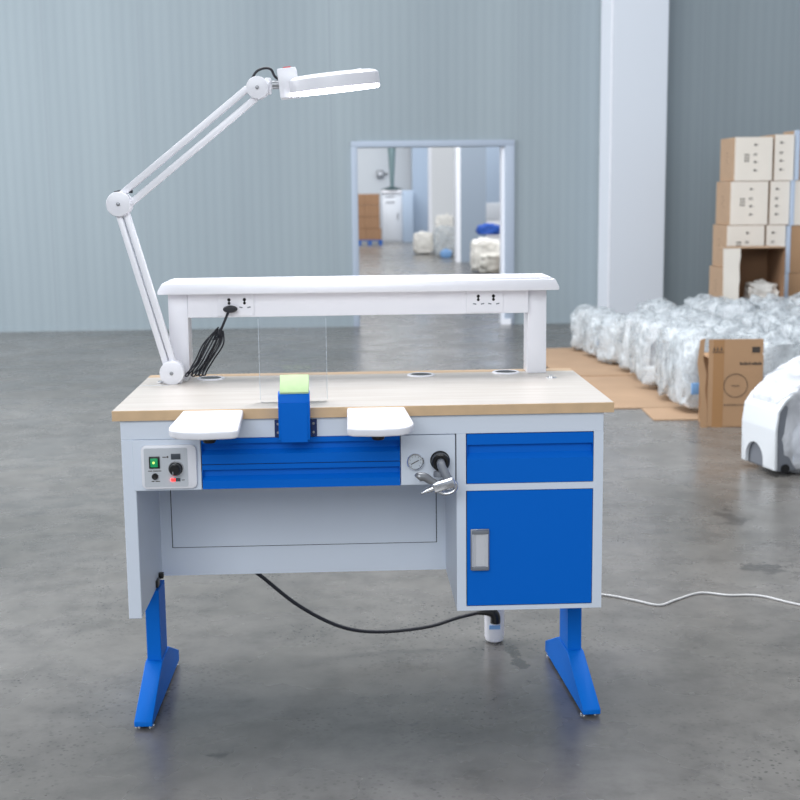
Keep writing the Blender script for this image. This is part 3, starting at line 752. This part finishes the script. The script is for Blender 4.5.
for k in range(4):
    carton(xa[k], xa[k]+.335, 8.4, 8.85, zz[k], zz[k+1]-.003, 'brown carton, lit front painted cream, %s in the stack nearest the pillar' % words[k])
    carton(xa[k]+.352 if k > 0 else 3.675, [3.855, 3.86, 3.884, 3.91][k], 8.4, 8.85, zz[k], zz[k+1]-.003+(.02 if k == 3 else 0), 'carton with lit front painted cream, %s of the middle stack between two others' % words[k])
zc_ = [0, .19, .57, .99, 1.385, 1.82]
xc = [3.862, 3.862, 3.868, 3.89, 3.92]
lw = ['lowest', 'second from the floor', 'third from the floor', 'fourth from the floor', 'uppermost']
for k in range(5):
    r = carton(xc[k]+.03, xc[k]+.48, 8.38, 8.83, zc_[k], zc_[k+1]-.003, 'brown carton with pale strip, %s in the outermost stack' % lw[k], marks=0, front='carton' if k != 3 else 'cream')
    MB().box(xc[k], xc[k]+.0295, 8.372, 8.44, zc_[k], zc_[k+1]-.003).build('edge_strip', 'strip', r, smooth=0)
# open carton lying on its side, on top of another carton
carton(3.27, 3.655, 7.8, 8.25, 0, .36, 'closed carton under the open one, mostly hidden by the wrapped machines', marks=0, front='carton')
ob = thing('open_carton', 'open brown carton lying on its side showing its empty brown inside', 'box', (3.46, 8.0, .361))
t = MB(); X0, X1, Y0, Y1, Z0, Z1 = 3.27, 3.66, 7.8, 8.25, .361, .822
t.box(X0, X0+.007, Y0, Y1, Z0, Z1).box(X1-.007, X1, Y0, Y1, Z0, Z1).box(X0, X1, Y0, Y1, Z0, Z0+.007).box(X0, X1, Y0, Y1, Z1-.007, Z1).box(X0, X1, Y1-.007, Y1, Z0, Z1)
t.build('box_body', 'carton2', ob, smooth=0)
MB().prism([(3.14, Z0), (3.27, Z0), (3.268, .50), (3.275, .56), (3.268, .68), (3.278, .75), (3.275, Z1), (3.13, Z1+.002)], 'y', 7.792, 7.799).build('front_flap', 'cream', ob, smooth=0)
MB().box(3.12, X1, 7.79, 8.0, Z1, Z1+.008).build('top_flap', 'cartonside', ob, smooth=0)
t = MB(); t._merge(blob(9, .13, .11, .15, .12)); bmesh.ops.translate(t.bm, verts=t.bm.verts, vec=(3.52, 7.98, .369))
tag(t.build('foam_bundle', 'foam', None, (3.52, 7.98, .369), smooth=60), 'crumpled white foam lying inside the open brown carton', 'foam')

# ------------------------------------------------------------------ next room contents
pallet('pallet', .27, .90, 30.2, 30.8, 0, .13, 'palblue', 'blue plastic pallet under brown cartons seen through the doorway')
h_ = (1.295-.131)/4
for k in range(4):
    a = .275; b = .455+(.03 if k < 1 else 0)
    zt_ = .131+k*h_
    nm_ = ['bottom', 'lower middle', 'upper middle', 'top'][k]
    for (u0, u1, side) in ((a, b-.004, 'narrow'), (b, .84 if k else .88, 'wide')):
        r = MB().box(u0, u1, 30.22, 30.75, zt_, zt_+h_-.006, .004, 1).build('carton', 'carton2', None, ((u0+u1)/2, 30.5, zt_), smooth=0)
        tag(r, '%s plain brown carton, %s layer on the blue pallet through the doorway' % (side, nm_), 'box')
cb = thing('cabinet', 'white cabinet standing beside the palletted cartons in the next room', 'cabinet', (1.3, 32.4, 0))
MB().box(.96, 1.76, 32.1, 32.9, .0, 1.30, .01).build('body', 'cab', cb)
MB().box(1.5, 1.78, 31.9, 32.85, .0, 1.375, .008).build('side_unit', 'farblue', cb)
d = MB().box(1.0, 1.47, 32.085, 32.1, .05, 1.18, .004).build('door', 'cab', cb)
MB().box(1.36, 1.39, 32.06, 32.086, .6, .78, .004).build('handle', 'greypl', d)
MB().box(1.06, 1.30, 32.07, 32.086, 1.05, 1.075).box(1.06, 1.30, 32.07, 32.086, 1.2, 1.215).build('label_plate', 'greypl', d, smooth=0)
MB().box(.95, 1.52, 32.05, 32.9, 1.302, 1.37, .01).build('top_panel', 'white2', cb)
hd_ = thing('extractor_hood', 'grey green extraction duct flaring into a dark hood above the white cabinet', 'hood', (1.24, 32.3, 1.37))
MB().lathe([(0, 1.385), (.30, 1.385), (.30, 1.40), (.05, 1.48), (0, 1.48)], (1.24, 32.3, 0), n=32).build('hood_plate', 'dark', hd_)
MB().lathe([(0, 1.45), (.055, 1.45), (.06, 1.7), (.115, 2.6), (.115, 4.4), (0, 4.4)], (1.24, 32.3, 0), n=24).build('duct', 'hood', hd_)
eb = thing('junction_box', 'small grey electrical box on the far wall above the brown cartons', 'box', (1.0, 33.45, 1.83))
MB().box(.86, 1.05, 33.38, 33.5, 1.74, 1.93, .01).build('case', 'greypl', eb)
MB().box(.9, 1.01, 33.365, 33.38, 1.79, 1.88, .004).build('cover', 'cab', eb)
MB().box(1.05, 1.17, 33.45, 33.5, 1.82, 1.85).build('cable', 'greypl', eb)
def bundle(seed, x, y, z, rx, ry, rz_, m, name, label, cat, amp=.09):
    t = MB(); t._merge(blob(seed, rx, ry, rz_, amp)); bmesh.ops.translate(t.bm, verts=t.bm.verts, vec=(x, y, z+.001))
    return tag(t.build(name, m, None, (x, y, z), smooth=60), label, cat)
bundle(21, 1.63, 25.0, 0, .23, .2, .47, 'foam', 'foam_bundle', 'squat white foam bundle left of the tall film bundle through the doorway', 'foam')
bundle(22, 2.02, 24.0, 0, .26, .22, .62, 'wrap', 'foam_bundle', 'tall translucent film bundle in front of the pale column through the doorway', 'foam')
bundle(25, 1.99, 23.3, 0, .12, .1, .16, 'sticker', 'plastic_bag', 'small light blue plastic bag at the foot of the film bundle', 'bag')
bundle(23, 2.08, 24.7, 0, .22, .2, .85, 'foam', 'foam_bundle', 'tallest white foam bundle behind the film bundle through the doorway', 'foam')
bundle(31, 2.42, 17.9, 0, .33, .25, .34, 'sack', 'foam_bundle', 'grey white foam bundle on the floor at the doorway edge', 'foam')
bundle(32, 2.27, 18.45, 0, .27, .24, .55, 'foam', 'foam_bundle', 'upper white foam bundle in the heap at the doorway edge', 'foam')
bundle(33, 2.35, 18.75, .60, .22, .18, .17, 'bag', 'plastic_bag', 'dark blue plastic bag on top of the foam heap', 'bag')
tag(MB().box(2.44, 2.8, 17.45, 17.62, .0, .80, .004).build('carton', 'carton', None, (2.6, 17.5, 0)), 'tall brown carton standing against the foam heap at the doorway edge', 'box')
for k, (z0, z1) in enumerate(((0, .36), (.361, .72), (.721, 1.08))):
    tag(MB().box(2.85, 3.6, 24, 24.6, z0, z1, .02).build('white_box', ['white2', 'white2', 'cab'][k], None, (3.2, 24.3, z0)), '%s white box of the stack behind the foam heap' % ['lowest', 'middle', 'topmost'][k], 'box')

# ------------------------------------------------------------------ light
wd = bpy.data.worlds.new('World'); sc.world = wd; wd.use_nodes = True
bg = wd.node_tree.nodes['Background']; bg.inputs[0].default_value = lin((228,236,248)); bg.inputs[1].default_value = .54
def area(name, loc, target, sx, sy, power, col=(1, 1, 1)):
    l = bpy.data.lights.new(name, 'AREA'); l.shape = 'RECTANGLE'; l.size = sx; l.size_y = sy; l.energy = power; l.color = col
    o = bpy.data.objects.new(name, l); C.objects.link(o); o.location = loc
    o.rotation_euler = (Vector(target)-Vector(loc)).to_track_quat('-Z', 'Y').to_euler(); return o
area('ceiling_light', (-.1, 2.1, 6), (-.1, 2.1, 0), 4.5, 3.4, 450, (.97, .98, 1))
area('window_light', (-7.5, 5.0, 3.2), (0, 5.5, .8), 5, 3.4, 560, (.95, .97, 1))
area('front_light', (-1.5, -7, 4.2), (0, 1, .8), 6, 3, 300, (.94, .98, 1))
area('rear_fill_light', (.5, 6.4, 6.3), (.5, 6.8, 0), 9, 3, 140, (.98, .99, 1))  # unseen fill, added to brighten the rear floor, walls and pillar
area('far_room_fill_light', (1, 29, 4.4), (1, 29, 0), 8, 5, 420, (1, 1, 1))  # unseen second fill, added to brighten the next room's floor
area('far_fill_light', (0, 17, 6), (1, 26, 0), 10, 6, 850, (1, 1, 1))  # unseen fill, added to light column faces in the next room
sp_ = bpy.data.lights.new('lamp_glow', 'AREA'); sp_.shape = 'DISK'; sp_.size = .2; sp_.energy = 2.2; sp_.color = (.96, .97, 1)
so = bpy.data.objects.new('lamp_glow', sp_); C.objects.link(so); so.location = (-.062, LY, 1.569); so.rotation_euler = (0, math.radians(-6), 0)

# ------------------------------------------------------------------ camera
cam = bpy.data.cameras.new('camera'); co = bpy.data.objects.new('camera', cam); C.objects.link(co)
r_ = Vector((.99905078, -.04208094, -.0112574)); u_ = Vector((.01773727, .15694351, .98744829)); f_ = Vector((.03978598, .98671066, -.15754094))
mw = Matrix(((r_.x, u_.x, -f_.x, -.0395), (r_.y, u_.y, -f_.y, -3.0654), (r_.z, u_.z, -f_.z, 1.3173), (0, 0, 0, 1)))
co.matrix_world = mw
cam.sensor_width = 36; cam.lens = 36*1301.02/800; cam.clip_end = 100; cam.clip_start = .05
cam.dof.use_dof = True; cam.dof.focus_distance = 3.25; cam.dof.aperture_fstop = 5.6
sc.camera = co
sc.view_settings.view_transform = 'Standard'; sc.view_settings.look = 'None'; sc.view_settings.exposure = 0; sc.view_settings.gamma = 1
